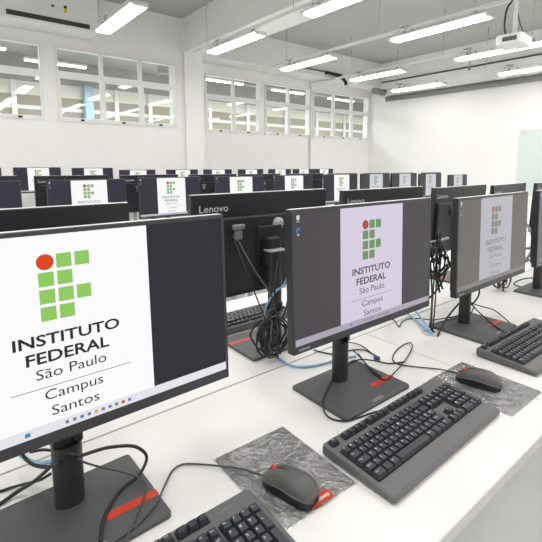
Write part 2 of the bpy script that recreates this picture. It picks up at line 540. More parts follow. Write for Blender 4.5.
# conduits
t = MB().tube([(6.995, YR - .03, 0.02), (6.995, YR - .03, 2.9), (6.995, YR - .03, 3.12), (7.02, YR - .07, 3.17), (7.1, 6.70, 3.18), (7.35, 6.70, 3.26), (7.52, 6.70, 3.30)], .02, 10, True, 4)
tag(t.build('conduit_pipe', M['steelw']), 'white vertical conduit pipe bending left of the corner windows', 'pipe')
t = MB().tube([(6.907,6.660,3.295), (7.063,6.660,3.295), (7.256,6.660,3.277), (7.420,6.660,3.244), (7.539,6.660,3.171), (7.558,6.660,3.108)], .036, 8)
tag(t.build('taped_cable', M['rubber']), 'black taped cable end drooping beside the conduit elbow', 'cable')
t = MB().tube([(5.95, 6.73, 3.33), (6.7, 6.73, 3.33), (7.5, 6.73, 3.33)], .018, 8)
tag(t.build('beam_conduit', M['brownpipe']), 'brown-grey conduit along the beam above the middle windows', 'pipe')
t = thing('insulated_duct', 'short grey insulated duct in the far corner under the ceiling', 'duct', (8.6, 6.66, 3.09))
MB().tube([(-.02, .02, 0), (.16, 0, .0), (.3, 0, -.01)], .075, 12).build('sleeve', M['insul'], t)
MB().tube([(.33, -.02, -.01), (.40, -.08, -.02), (.46, -.3, -.03)], .08, 12).build('sleeve', M['insul'], t)
t = thing('insulated_pipe', 'long dark grey insulated pipe under the beam along the right wall', 'pipe', (9.07, 0, 2.935))
MB().cyl((0, YB + .02, 0), (0, 6.66, 0), .058, 14).build('sleeve', M['insul'], t)
for yy in (-1.4, .1, 1.6, 3.1, 4.6, 6.0):
    MB().box(-.004, .004, yy - .012, yy + .012, .05, .064).build('clip', M['steel'], t)
t = thing('wall_pipe', 'thin grey pipe running along the beam on the right wall', 'pipe', (8.905, 0, 3.32))
MB().cyl((0, YB + .02, 0), (0, 6.7, 0), .016, 8).build('pipe', M['cable_grey'], t)
for yy in (1.2, 2.6, 4.0, 5.4):
    MB().box(-.02, .03, yy - .012, yy + .012, -.02, .02).build('clip', M['steel'], t)
for xx, lab, y0, y1 in ((8.13, 'thin steel conduit under the slab behind the projector', 1.0, 6.7),):
    pass

# air conditioner over the left windows
ac = thing('air_conditioner', 'white air conditioner with a dark louvre above the left windows', 'air conditioner', (1.46, YL, 3.15))
MB().rbox(-.62, .62, -.42, 0, 0, .55, .03, 3).build('body', M['white_metal'], ac)
MB().box(-.5, .5, -.424, -.405, .045, .105).build('louvre_opening', M['dark'], ac)
for zz in (.06, .076, .092):
    MB().box(-.5, .5, -.428, -.42, zz - .003, zz + .003).build('slat', M['slat'], ac)
st = MB().box(.175, .215, -.4225, -.42, .20, .29).build('energy_sticker', M['sticker_y'], ac)
MB().cyl((.195, -.4235, .27), (.195, -.4225, .27), .02, 14).build('sticker_spot', M['sticker_k'], st)
MB().box(.02, .06, -.4225, -.42, .24, .27).build('display', M['slat'], ac)

# glass board on the right wall
gb = thing('glass_board', 'pale green glass writing board on the right wall', 'board', (XR - .002, 2.36, .72))
MB().rbox(-.025, -.015, -1.2, 1.2, 0, 1.28, .003, 1).build('glass_panel', M['board'], gb)
for yy in (-1.12, 1.12):
    for zz in (.06, 1.22):
        MB().cyl((-.035, yy, zz), (0, yy, zz), .014, 12).build('standoff', M['steel'], gb)

# ---------------------------------------------------------------- desks
DT = 0.74
def make_desk(label, x0, x1, y0, y1, front, group):
    """front = -1 when the working edge is at y0, +1 when it is at y1"""
    cx = (x0 + x1) / 2
    t = thing('desk', label, 'desk', (cx, y0, 0), 0, group)
    w = (x1 - x0) / 2 - .0015
    d = y1 - y0 - .0045
    MB().rbox(-w, w, 0, d, DT - .025, DT, .0015, 1).build('desktop', M['laminate'], t)
    ey = -.0015 if front < 0 else d
    MB().box(-w, w, ey, ey + .0015, DT - .0245, DT - .0012).build('edge_band', M['edge'], t)
    for sx in (-1, 1):
        MB().rbox(sx * (w - .05) - .02, sx * (w - .05) + .02, .42 if front < 0 else .02, d - .02 if front < 0 else d - .42, 0, DT - .0251, .004, 1).build('leg', M['white_metal'], t)
    my = d - .06 if front < 0 else .06
    MB().box(-w + .08, w - .08, my - .009, my + .009, .32, DT - .0251).build('modesty_panel', M['laminate'], t)
    return t
XE = (-1.62, -.235, 1.155, 2.545, 3.935)
for i in range(4):
    nm = ('at the picture\'s left edge', 'under the nearest monitors', 'right of the cable grommet seam', 'farthest along the front row')[i]
    make_desk('white desk %s, facing the camera' % nm, XE[i], XE[i + 1], .30, .905, -1, 'white desks of the front row')
    make_desk('white desk back to back with the front row, %s' % ('at the far left', 'behind the big monitors', 'behind the grommet', 'at its right end')[i], XE[i], XE[i + 1], .905, 1.51, 1, 'white desks of the front row')
XM = (-.4, .99, 2.38, 3.77, 5.16, 6.55)
for i in range(5):
    nm = ('first', 'second', 'third', 'fourth', 'fifth')[i]
    make_desk('white desk of the middle row facing the camera, %s from the left' % nm, XM[i], XM[i + 1], 2.84, 3.445, -1, 'white desks of the middle row')
    make_desk('white desk of the middle row facing the windows, %s from the left' % nm, XM[i], XM[i + 1], 3.445, 4.05, 1, 'white desks of the middle row')
    make_desk('white desk of the last row by the windows, %s from the left' % nm, XM[i], XM[i + 1], 5.73, 6.335, -1, 'white desks of the last row')

gr = thing('cable_grommet', 'pale round cable grommet set in the desk behind the third monitor', 'grommet', (1.338, .762, DT))
MB().cyl((0, 0, .0002), (0, 0, .004), .034, 24).build('ring', M['grommet'], gr)
MB().box(-.012, .012, -.012, .02, .004, .0045).build('opening', M['dark'], gr)

# ---------------------------------------------------------------- monitors
MW, MH = .54, .323
TILT = .033
TOP0 = 1.325 - .099 - DT        # height of the screen's top edge above the desk
def head_mat():
    # screen frame: x right, z down the sheet from the top edge; leaned back by TILT
    return Matrix.Translation((0, -.052, TOP0)) @ Matrix.Rotation(-TILT, 4, 'X')
HM = head_mat()
def H(mb):
    mb.v = [tuple(HM @ Vector(v)) for v in mb.v]
    return mb
SHEET = HM @ Matrix(((1, 0, 0, -MW / 2), (0, 0, -1, 0), (0, 1, 0, 0), (0, 0, 0, 1)))
def sheet(depth):
    return HM @ Matrix(((1, 0, 0, -MW / 2), (0, 0, 1, -depth), (0, 1, 0, 0), (0, 0, 0, 1)))

def make_screens(tag_, white, dark, green, redc, ink, bar):
    return dict(white=screen_mat('wallpaper_' + tag_, white), dark=screen_mat('screen_dark_' + tag_, dark),
                green=screen_mat('emblem_green_' + tag_, green), red=screen_mat('emblem_red_' + tag_, redc),
                ink=screen_mat('wallpaper_ink_' + tag_, ink), bar=screen_mat('taskbar_' + tag_, bar))
SC = {'near': make_screens('near', (250, 249, 251), (38, 36, 46), (140, 200, 92), (214, 66, 22), (36, 34, 38), (228, 227, 235)),
      'second': make_screens('second', (212, 203, 221), (70, 66, 71), (104, 146, 94), (176, 72, 48), (70, 66, 74), (172, 164, 178)),  # second and third: haze and dimming of the slanted view put into the colours
      'third': make_screens('third', (180, 177, 186), (104, 100, 96), (128, 127, 112), (166, 104, 92), (122, 118, 126), (128, 124, 126)),
      'far': make_screens('far', (248, 248, 249), (50, 48, 60), (140, 180, 120), (190, 84, 70), (120, 118, 122), (190, 188, 198)),
      'mid_right': make_screens('mid_right', (206, 207, 213), (64, 63, 64), (150, 158, 150), (150, 130, 128), (130, 130, 136), (150, 150, 152)),
      'off': make_screens('off', (205, 200, 210), (60, 58, 66), (120, 150, 110), (170, 80, 60), (90, 88, 92), (150, 148, 154))}

def make_monitor():
    r = thing('monitor', 'monitor', 'monitor')
    # stand
    bs = MB()
    bs.rprism(-.125, .125, -.128, .064, 0, .009, .008, 4, .002)
    bso = bs.build('stand_base', M['base'], r)
    MB().rprism(.036, .1247, -.078, -.061, .0091, .0096, .003, 3).build('phone_slot', M['red'], bso)
    MB().box(-.02, .02, -.122, -.112, .0091, .0094).build('badge', M['plate'], bso)
    po = MB()
    # pole: two half shells with the cable hole between them
    def oval(rx, ry, z0, z1):
        n = 20
        pts = [(rx * math.cos(2 * PI * k / n), ry * math.sin(2 * PI * k / n)) for k in range(n)]
        vs = [(x, y, z) for z in (z0, z1) for x, y in pts]
        fs = [(k, (k + 1) % n, n + (k + 1) % n, n + k) for k in range(n)]
        po.add(vs, fs, True)
        po.add([(x, y, z1) for x, y in pts], [tuple(range(n))])
        po.add([(x, y, z0) for x, y in pts], [tuple(reversed(range(n)))])
    oval(.0245, .019, .009, .118)
    oval(.0245, .019, .146, .315)
    po.rbox(-.0245, -.011, -.013, .013, .118, .146, .002, 1).rbox(.011, .0245, -.013, .013, .118, .146, .002, 1)
    po.v = [(x, y + .008, z) for x, y, z in po.v]
    poo = po.build('stand_pole', M['pole'], r)
    MB().rprism(-.031, .031, -.018, .030, .315, .321, .012, 4, .002).build('pole_cap', M['silver'], poo)
    # head
    hd = MB()
    hd.rbox(-MW / 2, MW / 2, 0, .020, -MH, 0, .0025, 2)
    hd.rbox(-.25, .25, .018, .034, -MH + .012, -.070, .006, 2)
    bc = H(hd).build('housing', M['backcase'], r)
    H(MB().box(-MW / 2 + .003, MW / 2 - .003, .003, .0175, -.0005, .0004)).build('top_highlight', M['top_glint'], bc)  # pale strip painting the bright line along the housing's top face
    bz = MB()
    bz.box(-MW / 2 + .001, MW / 2 - .001, -.0012, .0005, -MH + .001, -.3045).box(-MW / 2 + .001, MW / 2 - .001, -.0012, .0005, -.007, -.001)
    bz.box(-MW / 2 + .001, -MW / 2 + .0065, -.0012, .0005, -.3045, -.007).box(MW / 2 - .0065, MW / 2 - .001, -.0012, .0005, -.3045, -.007)
    bzo = H(bz).build('bezel', M['bezel'], r)
    cl = MB()
    put_text(cl, 'Lenovo', .018, .05, -.3165, .0065, sheet(.0016), .01)
    cl.build('chin_logo', M['logo'], bzo)
    # back details
    lg = MB()
    back = HM @ Matrix(((-1, 0, 0, MW / 2), (0, 0, -1, .0204), (0, 1, 0, 0), (0, 0, 0, 1)))
    put_text(lg, 'Lenovo', .026, .124, -.0520, .0205, back, .006)
    lg.build('back_logo', M['logo'], bc)
    nk = MB()
    nk.rbox(-.05, .05, .033, .041, -.205, -.105, .004, 2)
    nk.rbox(-.026, .026, .036, .066, -.235, -.14, .006, 2)
    nko = H(nk).build('stand_head', M['black'], r)
    hg = MB()
    hg.cyl((-.036, .030, -.103), (-.036, .040, -.103), .021, 20)
    H(hg).build('hinge_cover', M['silver'], nko)
    cn = MB()
    cn.rbox(.10, .143, .034, .046, -.108, -.092, .003, 1).rbox(.108, .135, .034, .044, -.140, -.110, .003, 1)
    H(cn).build('plug', M['plate'], bc)
    # picture area
    dp = MB()
    dp.box(-MW / 2 + .0065, MW / 2 - .0065, -.0008, .0004, -.3045, -.007)
    d = H(dp).build('display', SC['near']['dark'], r)
    def flat(items, depth, name, mk):
        mb = MB()
        for x0, x1, z0, z1 in items:
            mt = sheet(depth)
            mb.add([mt @ Vector(p) for p in ((x0, -z1, 0), (x1, -z1, 0), (x1, -z0, 0), (x0, -z0, 0))], [(0, 1, 2, 3)])
        return mb.build(name, SC['near'][mk], d)
    flat([(.138, .385, .0072, .292)], .0011, 'wallpaper', 'white')
    flat([(.0067, MW - .0067, .289, .3043)], .0012, 'taskbar', 'bar')
    sq = []
    for rr, cols in enumerate(((1, 2), (0, 1), (0, 1, 2), (0, 1))):
        for c_ in cols:
            x, z = .2295 + .0255 * c_, .0468 + .0256 * rr
            sq.append((x - .0105, x + .0105, z - .0105, z + .0105))
    flat(sq, .0014, 'emblem_squares', 'green')
    mb = MB()
    mt = sheet(.0014)
    mb.add([mt @ Vector((.2295 + .0118 * math.cos(k * PI / 14), -.0468 + .0118 * math.sin(k * PI / 14), 0)) for k in range(28)], [tuple(range(28))])
    mb.build('emblem_disc', SC['near']['red'], d)
    tx = MB()
    mt = sheet(.0014)
    put_text(tx, 'INSTITUTO', .180, .331, -.1690, .0160, mt, .022)
    put_text(tx, 'FEDERAL', .195, .313, -.1955, .0165, mt, .022)
    put_text(tx, 'S\u00e3o Paulo', .2065, .307, -.2195, .0150, mt)
    put_text(tx, 'Campus', .216, .300, -.2530, .0150, mt)
    put_text(tx, 'Santos', .2235, .2925, -.2790, .0150, mt)
    tx.add([mt @ Vector(p) for p in ((.173, -.2336, 0), (.347, -.2336, 0), (.347, -.2327, 0), (.173, -.2327, 0))], [(0, 1, 2, 3)])
    tx.build('lettering', SC['near']['ink'], d)
    return r

ICON = {'white': screen_mat('icon_white', (214, 220, 226)), 'blue': screen_mat('icon_blue', (60, 130, 196)), 'grey': screen_mat('icon_grey', (120, 120, 132)),
        'amber': screen_mat('icon_amber', (222, 160, 60)), 'red': screen_mat('icon_red', (196, 70, 60))}
def add_icons(r):
    """desktop icons at the top left and the row of taskbar icons"""
    d = [c for c in r.children if c.name.split('.')[0] == 'display'][0]
    def patch(name, m, items):
        mb = MB()
        mt = sheet(.0016)
        for x0, x1, z0, z1 in items:
            mb.add([mt @ Vector(p) for p in ((x0, -z1, 0), (x1, -z1, 0), (x1, -z0, 0), (x0, -z0, 0))], [(0, 1, 2, 3)])
        return mb.build(name, ICON[m], d)
    patch('bin_icon', 'white', [(.0140, .0225, .0130, .0205), (.0150, .0215, .0208, .0232), (.0135, .0230, .0260, .0272)])
    mb = MB()
    mt = sheet(.0016)
    pts = [(.0183 + .0058 * math.cos(a * PI / 10), -.0455 + .0058 * math.sin(a * PI / 10)) for a in range(-2, 17)]
    inn = [(.0183 + .0030 * math.cos(a * PI / 10), -.0465 + .0026 * math.sin(a * PI / 10)) for a in range(-2, 17)]
    n = len(pts)
    mb.add([mt @ Vector((x, y, 0)) for x, y in pts + inn], [(i, n + i, n + i + 1, i + 1) for i in range(n - 1)])
    mb.build('browser_icon', ICON['blue'], d)
    patch('icon_caption', 'white', [(.0140, .0226, .0535, .0547), (.0152, .0212, .0560, .0572)])
    xs = [.243 + .0108 * k for k in range(10)]
    for k, x in enumerate(xs):
        patch('taskbar_icon', ('grey', 'grey', 'blue', 'grey', 'amber', 'grey', 'blue', 'grey', 'red', 'blue')[k], [(x - .0026, x + .0026, .2940, .2990)])
    patch('weather_icon', 'blue', [(.186, .193, .2935, .2997)])
    return r

def set_screen(r, key):
    km = {'display': 'dark', 'wallpaper': 'white', 'taskbar': 'bar', 'emblem_squares': 'green', 'emblem_disc': 'red', 'lettering': 'ink'}
    for o in descend(r):
        n = o.name.split('.')[0]
        if n in km:
            o.material_slots[0].link = 'OBJECT'
            o.material_slots[0].material = SC[key][km[n]]

STAND = ('stand_base', 'stand_pole')
def lift(r, dz, dx=0.0):
    for c in r.children:
        if c.name.split('.')[0] not in STAND:
            c.location.z += dz
            c.location.x += dx

proto = make_monitor()
def monitor(label, x, ys, rz, dz, key, group, dx=0.0, icons=False):
    """x, ys: middle of the screen's top edge; rz: 0 faces the camera side, pi faces the windows"""
    r = copy_tree(proto)
    r['label'] = label
    r['group'] = group
    sgn = 1 if abs(rz) < 1 else -1
    r.location = (x - dx * sgn, ys + sgn * .052, DT + .0004)
    r.rotation_euler = (0, 0, rz)
    lift(r, dz, dx)
    for o in descend(r):
        if o.name.split('.')[0] in ('wallpaper', 'emblem_squares', 'emblem_disc', 'lettering'):
            o.location.x += .0145
    set_screen(r, key)
    return r

G1 = 'monitors of the front row facing the camera'
# copies are taken from the plain prototype, so the far rows come first
GM, GL = 'monitors of the middle row facing the camera', 'monitors of the last row by the windows'
ORD = ('first', 'second', 'third', 'fourth', 'fifth', 'sixth', 'seventh', 'eighth', 'ninth', 'tenth', 'eleventh')
xs = (.215, .908, 1.545, 2.235, 2.882, 3.593, 4.207, 4.80, 5.411, 6.16)
dzs = (-.002, -.003, .002, -.002, -.002, -.003, -.004, -.008, -.022, -.045)
for i, x in enumerate(xs):
    key = 'far' if i < 6 else 'mid_right'
    k = monitor('monitor of the middle row facing the camera, white wallpaper strip, %s from the left' % ORD[i], x, 3.205, random.uniform(-.012, .012), dzs[i], key, GM)
    if i in (0, 1, 2, 3, 4):
        add_icons(k)
xs = (.26, .908, 1.55, 2.2, 2.775, 3.45, 4.08, 4.77, 5.36, 6.12)
for i, x in enumerate(xs):
    monitor('black back of a monitor of the middle row facing the windows, %s from the left' % ORD[i], x, 3.63, PI + random.uniform(-.012, .012), .022 - .0045 * i, 'off', 'monitors of the middle row facing the windows')
xs = (.46, 1.125, 1.80, 2.43, 3.15, 3.80, 4.48, 5.15, 5.75, 6.31)
dzs = (.068, .070, .06, .03, .028, .026, .024, .022, .02, .02)
for i, x in enumerate(xs):
    monitor('monitor of the last row by the window wall, %s from the left' % ORD[i], x, 6.1, random.uniform(-.01, .01), dzs[i], 'far', GL)
GB = 'monitors of the front row facing away'
bl = ('black monitor back at the left edge above the nearest screen', 'black monitor back with large white brand lettering between the two nearest screens',
      'black monitor back with brand lettering just behind the second screen', 'monitor back half hidden behind the third screen\'s left edge',
      'monitor back behind the middle of the third screen', 'monitor back at the right picture edge behind the fourth screen')
for i, (x, ys, rz, dz) in enumerate(((.131, 1.092, .0, .004), (.846, 1.088, -.010, .014), (1.485, 1.09, -.003, .003), (2.115, 1.090, .02, -.008), (2.732, 1.106, .068, -.015), (3.352, 1.09, 0, -.019))):
    monitor(bl[i], x, ys, PI + rz, dz, 'off', GB)
mC = monitor('third screen from the left in the front row, greyish wallpaper seen at a slant', 1.566, .669, -.002, -.006, 'third', G1, dx=.062)
mB = monitor('second screen from the left in the front row, lavender wallpaper and two desktop icons', .868, .671, -.006, .004, 'second', G1, dx=.038)
mD = monitor('fourth screen of the front row, only its left end inside the right picture edge', 2.235, .672, 0, -.008, 'third', G1, dx=.03)
def shift_art(r, dx, dz):
    for o in descend(r):
        if o.name.split('.')[0] in ('emblem_squares', 'emblem_disc', 'lettering'):
            o.location.x += dx
            o.location.z -= dz
shift_art(mB, 0, .006)
shift_art(mC, 0, .004)
mA = proto
mA['label'] = 'nearest and largest screen, bright white wallpaper with a green and red emblem'
mA['group'] = G1
lift(mA, .006, .015)
mA.location = (.150, .679 + .052, DT + .0004)
mA.rotation_euler = (0, 0, .013)
set_screen(mA, 'near')
for m_ in (mA, mB, mC, mD):
    add_icons(m_)

# ---------------------------------------------------------------- keyboards
KP = .0187
def frustum(mb, cx, cy, w, d, z, h, slope=.0):
    t = .0022
    x0, x1, y0, y1 = cx - w / 2, cx + w / 2, cy - d / 2, cy + d / 2
    vs = [(x0, y0, z), (x1, y0, z), (x1, y1, z), (x0, y1, z), (x0 + t, y0 + t, z + h - .0006), (x1 - t, y0 + t, z + h - .0006), (x1 - t, y1 - t * .8, z + h), (x0 + t, y1 - t * .8, z + h)]
    mb.add(vs, [(0, 3, 2, 1), (4, 5, 6, 7), (0, 1, 5, 4), (1, 2, 6, 5), (2, 3, 7, 6), (3, 0, 4, 7)])

ROWS = [
    ("'1234567890-=", 2.0), ('QWERTYUIOP\u00b4[', 1.5), ('ASDFGHJKL\u00c7~]', 1.75), ('\\ZXCVBNM,.;/', 1.25)]
def make_keyboard(label, loc, rz, cable=None):
    r = thing('keyboard', label, 'keyboard', loc, rz, 'black desktop keyboards')
    W2 = .2225
    # body: a wedge with the wrist rest sloping to the front; profile along y
    prof = [(-.086, .0), (-.086, .006), (-.081, .0105), (-.044, .0145), (-.0415, .0150), (.079, .0225), (.084, .021), (.086, .017), (.086, .004), (.084, 0)]
    n = len(prof)
    vs = []
    for x, ins in ((-W2, .003), (-W2 + .004, 0), (W2 - .004, 0), (W2, .003)):
        for k, (y, z) in enumerate(prof):
            yy = y * (1 - ins / .09)
            vs.append((x, yy, max(0, z - (ins if 1 < k < 8 else 0))))
    fs = [tuple(range(n)), tuple(reversed(range(3 * n, 4 * n)))]
    for j in range(3):
        fs += [(j * n + k, (j + 1) * n + k, (j + 1) * n + (k + 1) % n, j * n + (k + 1) % n) for k in range(n)]
    body = MB().add(vs, fs).build('case', M['kbody'], r)
    for sx in (-1, 1):
        MB().rbox(sx * .19 - .02, sx * .19 + .02, .06, .07, -.0045, .001, .001, 1).build('foot', M['black'], body)
    def surf(y):
        return .0150 + (y + .0415) * (.0225 - .0150) / (.079 + .0415)
    x0 = -.2135
    wells = MB()
    def well(a, c, y0, y1):
        vs = [(a, y0, surf(y0) + .0004), (c, y0, surf(y0) + .0004), (c, y1, surf(y1) + .0004), (a, y1, surf(y1) + .0004)]
        wells.add(vs, [(0, 1, 2, 3)])
    groups = {g: (MB(), MB()) for g in ('main_keys', 'function_keys', 'navigation_keys', 'number_pad')}
    def key(g, ux, y, w=1.0, d=1.0, s=None, xbase=x0):
        cx = xbase + (ux + w / 2) * KP
        kb, lg = groups[g]
        frustum(kb, cx, y, w * KP - .0012, d * KP - .0012, surf(y) + .001, .0085)
        if s:
            ww = .0036 if len(s) == 1 else min(.0022 * len(s), w * KP - .007)
            left = cx - w * KP / 2 + .0046
            z = surf(y) + .001 + .0086
            mt = Matrix.Translation((0, 0, z))
            put_text(lg, s, left, left + ww, y + .0006, .0042 if len(s) == 1 else .003, mt)
    yt = .0415 - .0
    ys = [.0365 - KP * k for k in range(5)]          # number row ... space row
    yf = .0690
    # main block
    x = 0
    for ch in ROWS[0][0]:
        key('main_keys', x, ys[0], 1, 1, ch)
        x += 1
    key('main_keys', x, ys[0], 2, 1, '\u2190')
    key('main_keys', 0, ys[1], 1.5, 1, 'Tab')
    for k, ch in enumerate(ROWS[1][0]):
        key('main_keys', 1.5 + k, ys[1], 1, 1, ch)
    key('main_keys', 13.5, ys[1], 1.5, 1, None)
    key('main_keys', 0, ys[2], 1.75, 1, 'Fixa')
    for k, ch in enumerate(ROWS[2][0]):
        key('main_keys', 1.75 + k, ys[2], 1, 1, ch)
    key('main_keys', 13.75, ys[2], 1.25, 1, 'Enter')
    key('main_keys', 0, ys[3], 1.25, 1, 'Shift')
    for k, ch in enumerate(ROWS[3][0]):
        key('main_keys', 1.25 + k, ys[3], 1, 1, ch)
    key('main_keys', 13.25, ys[3], 1.75, 1, 'Shift')
    x = 0
    for w, s in ((1.5, 'Ctrl'), (1.25, None), (1.25, 'Alt'), (6, None), (1.25, 'AltGr'), (1.25, None), (1.0, None), (1.5, 'Ctrl')):
        key('main_keys', x, ys[4], w, 1, s)
        x += w
    key('function_keys', 0, yf, 1, .82, 'Esc')
    for g0, a in ((2, 1), (6.5, 5), (11, 9)):
        for k in range(4):
            key('function_keys', g0 + k, yf, 1, .82, 'F%d' % (a + k))
    xn = x0 + 15 * KP + .006
    for k in range(3):
        key('navigation_keys', k, yf, 1, .82, None, xn)
        key('navigation_keys', k, ys[0], 1, 1, ('Ins', 'Hm', 'PgU')[k], xn)
        key('navigation_keys', k, ys[1], 1, 1, ('Del', 'End', 'PgD')[k], xn)
        key('navigation_keys', k, ys[4], 1, 1, '\u2190\u2193\u2192'[k], xn)
    key('navigation_keys', 1, ys[3], 1, 1, '\u2191', xn)
    xp = xn + 3 * KP + .006
    for rr, chs in enumerate(('N/*-', '789', '456', '123')):
        for k, ch in enumerate(chs):
            key('number_pad', k, ys[rr], 1, 1, ch, xp)
    key('number_pad', 3, (ys[1] + ys[2]) / 2, 1, 2, '+', xp)
    key('number_pad', 3, (ys[3] + ys[4]) / 2, 1, 2, None, xp)
    key('number_pad', 0, ys[4], 2, 1, '0', xp)
    key('number_pad', 2, ys[4], 1, 1, '.', xp)
    yb, ytop = ys[4] - KP / 2 - .001, ys[0] + KP / 2 + .001
    well(x0 - .001, x0 + 15 * KP + .001, yb, ytop)
    for u0, u1 in ((0, 1), (2, 6), (6.5, 10.5), (11, 15)):
        well(x0 + u0 * KP - .001, x0 + u1 * KP + .001, yf - KP * .41 - .001, yf + KP * .41 + .001)
    well(xn - .001, xn + 3 * KP + .001, yf - KP * .41 - .001, yf + KP * .41 + .001)
    well(xn - .001, xn + 3 * KP + .001, ys[1] - KP / 2 - .001, ytop)
    well(xn - .001, xn + 3 * KP + .001, yb, ys[4] + KP / 2 + .001)
    well(xn + KP - .001, xn + 2 * KP + .001, ys[4] + KP / 2 + .001, ys[3] + KP / 2 + .001)
    well(xp - .001, xp + 4 * KP + .001, yb, ytop)
    wells.build('key_wells', M['well'], body)
    for g, (kb, lg) in groups.items():
        k = kb.build(g, M['key'], r)
        if lg.v:
            lg.build('legends', M['legend'], k)
    lg = MB()
    put_text(lg, 'Lenovo', xp + .012, xp + .042, yf - .002, .005, Matrix.Translation((0, 0, surf(yf) + .0003)), .01)
    lg.build('case_logo', M['plate'], body)
    return r

KZ = DT + .005
kbB = make_keyboard('black keyboard with wide wrist rest in front of the second screen', (.794, .472, KZ), math.radians(.8))
def dup_keyboard(label, loc, rz):
    r = copy_tree(kbB)
    r['label'] = label
    r.location = loc
    r.rotation_euler = (0, 0, rz)
    return r
kbB.scale = (.955, 1, 1)
dup_keyboard('keyboard at the bottom edge, only its number pad corner in view', (.181, .470, KZ), math.radians(-.5))
dup_keyboard('black keyboard at the right edge in front of the third screen', (1.487, .487, KZ), math.radians(-1))
dup_keyboard('black keyboard behind the brand lettered monitor back, seen through the gap', (.86, 1.272, KZ), PI)

def to_local(o, pts):
    m = (Matrix.Translation(o.location) @ Matrix.Rotation(o.rotation_euler[2], 4, 'Z') @ Matrix.Diagonal((*o.scale, 1))).inverted()
    return [tuple(m @ Vector(p)) for p in pts]
def cable_on(o, pts, r=.002, m='cable', name='cable'):
    return MB().tube(to_local(o, pts), r, 7).build(name, M[m], o)

# ---------------------------------------------------------------- mice and mouse pads
def make_pad(label, loc, rz, sticker):
    r = thing('mouse_pad', label, 'mouse pad', loc, rz, 'grey mouse pads in clear plastic')
    MB().rprism(-.088, .088, -.107, .107, 0, .0022, .006, 4, .0004).build('pad', M['pad'], r)
    rnd = random.Random(3 if sticker else 9)
    n, m_ = 34, 42
    ph = [(rnd.uniform(20, 95), rnd.uniform(-70, 70), rnd.uniform(0, 6.3)) for _ in range(9)]
    vs, fs = [], []
    for j in range(m_ + 1):
        for i in range(n + 1):
            x, y = -.0915 + .183 * i / n, -.1105 + .221 * j / m_
            e = min(i, n - i, j, m_ - j)
            h = sum(abs(math.sin(a * x * 1.4 + b * y * 1.4 + c)) ** 3 for a, b, c in ph) / 9
            z = .0026 + (.0034 * h + rnd.uniform(0, .0006)) * min(1, e / 3)
            vs.append((x, y, z if e else .0008))
    for j in range(m_):
        for i in range(n):
            a = j * (n + 1) + i
            fs.append((a, a + 1, a + n + 2, a + n + 1))
    MB().add(vs, fs, True).build('plastic_sleeve', M['film'], r)
    if sticker:
        sx, sy = sticker
        st = MB().box(sx - .026, sx + .026, sy - .010, sy + .010, .0068, .0074).build('sticker', M['red'], r)
        lg = MB()
        put_text(lg, 'Lenovo', sx - .021, sx + .021, sy - .0045, .009, Matrix.Translation((0, 0, .0077)), .015)
        lg.build('sticker_lettering', M['white'], st)
    return r
make_pad('grey mouse pad in crinkled clear plastic with a red sticker, between the two keyboards', (.489, .571, DT), math.radians(-1.5), (.004, -.099))
make_pad('grey mouse pad in clear plastic right of the second screen\'s keyboard', (1.112, .475, DT), math.radians(-1), None)

def make_mouse(label, loc, rz):
    r = thing('mouse', label, 'mouse', loc, rz, 'black corded mice')
    L, n, sec = .112, 22, 16
    def shape(t):
        # t 0 = tail, 1 = nose
        w = .0305 * (1 - abs(2 * t - 1) ** 3.2) ** .42 * (1 - .10 * t) - .0025 * math.exp(-((t - .55) / .16) ** 2)
        h = .0375 * (1 - abs((t - .38) / .62 if t > .38 else (t - .38) / .40) ** 2.3) ** .55 if abs((t - .38) / .62 if t > .38 else (t - .38) / .40) < 1 else 0
        return max(w, .001), max(h, .006)
    def shell(lo, hi, name, m, par=None, grow=0):
        vs, fs = [], []
        for i in range(n + 1):
            t = .012 + .976 * i / n
            w, h = shape(t)
            for k in range(sec + 1):
                a = PI * k / sec
                x = (w + grow) * math.copysign(abs(math.cos(a)) ** .62, math.cos(a))
                z = h * math.sin(a) ** .72
                if hi < 1:
                    # side skirt: only the lower part
                    z = min(z, h * hi)
                    x = x * .97
                else:
                    z = max(z, h * lo)
                vs.append((x, (t - .5) * L, z + (.0005 if hi < 1 else .0008)))
        s1 = sec + 1
        for i in range(n):
            fs += [(i * s1 + k, i * s1 + k + 1, (i + 1) * s1 + k + 1, (i + 1) * s1 + k) for k in range(sec)]
        fs += [tuple(range(s1)), tuple(reversed(range(n * s1, (n + 1) * s1)))]
        return MB().add(vs, fs, True).build(name, m, par or r)
    shell(0, .52, 'side_skirt', M['mouse_dark'])
    top = shell(.42, 1, 'top_shell', M['mouse'], None, .0)
    # split between the buttons and the wheel, following the crest
    mb = MB()
    pts = []
    for k in range(9):
        t = .56 + .40 * k / 8
        pts.append((0, (t - .5) * L, shape(.012 + .976 * t)[1] + .0008))
    mb.tube(pts, .0007, 5)
    mb.build('button_split', M['dark'], top)
    wh = MB()
    t = .80
    zc = shape(t)[1] - .0045
    vs, fs = [], []
    wh.cyl((-.0032, (t - .5) * L, zc), (.0032, (t - .5) * L, zc), .0085, 18)
    wh.build('scroll_wheel', M['redwheel'], r)
    return r
mouse1 = make_mouse('dark grey mouse with red scroll wheel on the plastic wrapped pad in front', (.463, .520, DT + .0069), math.radians(14))
mouse2 = copy_tree(mouse1)
mouse2['label'] = 'black mouse on the pad beside the second screen\'s keyboard'
mouse2.location = (1.105, .487, DT + .0069)
mouse2.rotation_euler = (0, 0, math.radians(13))

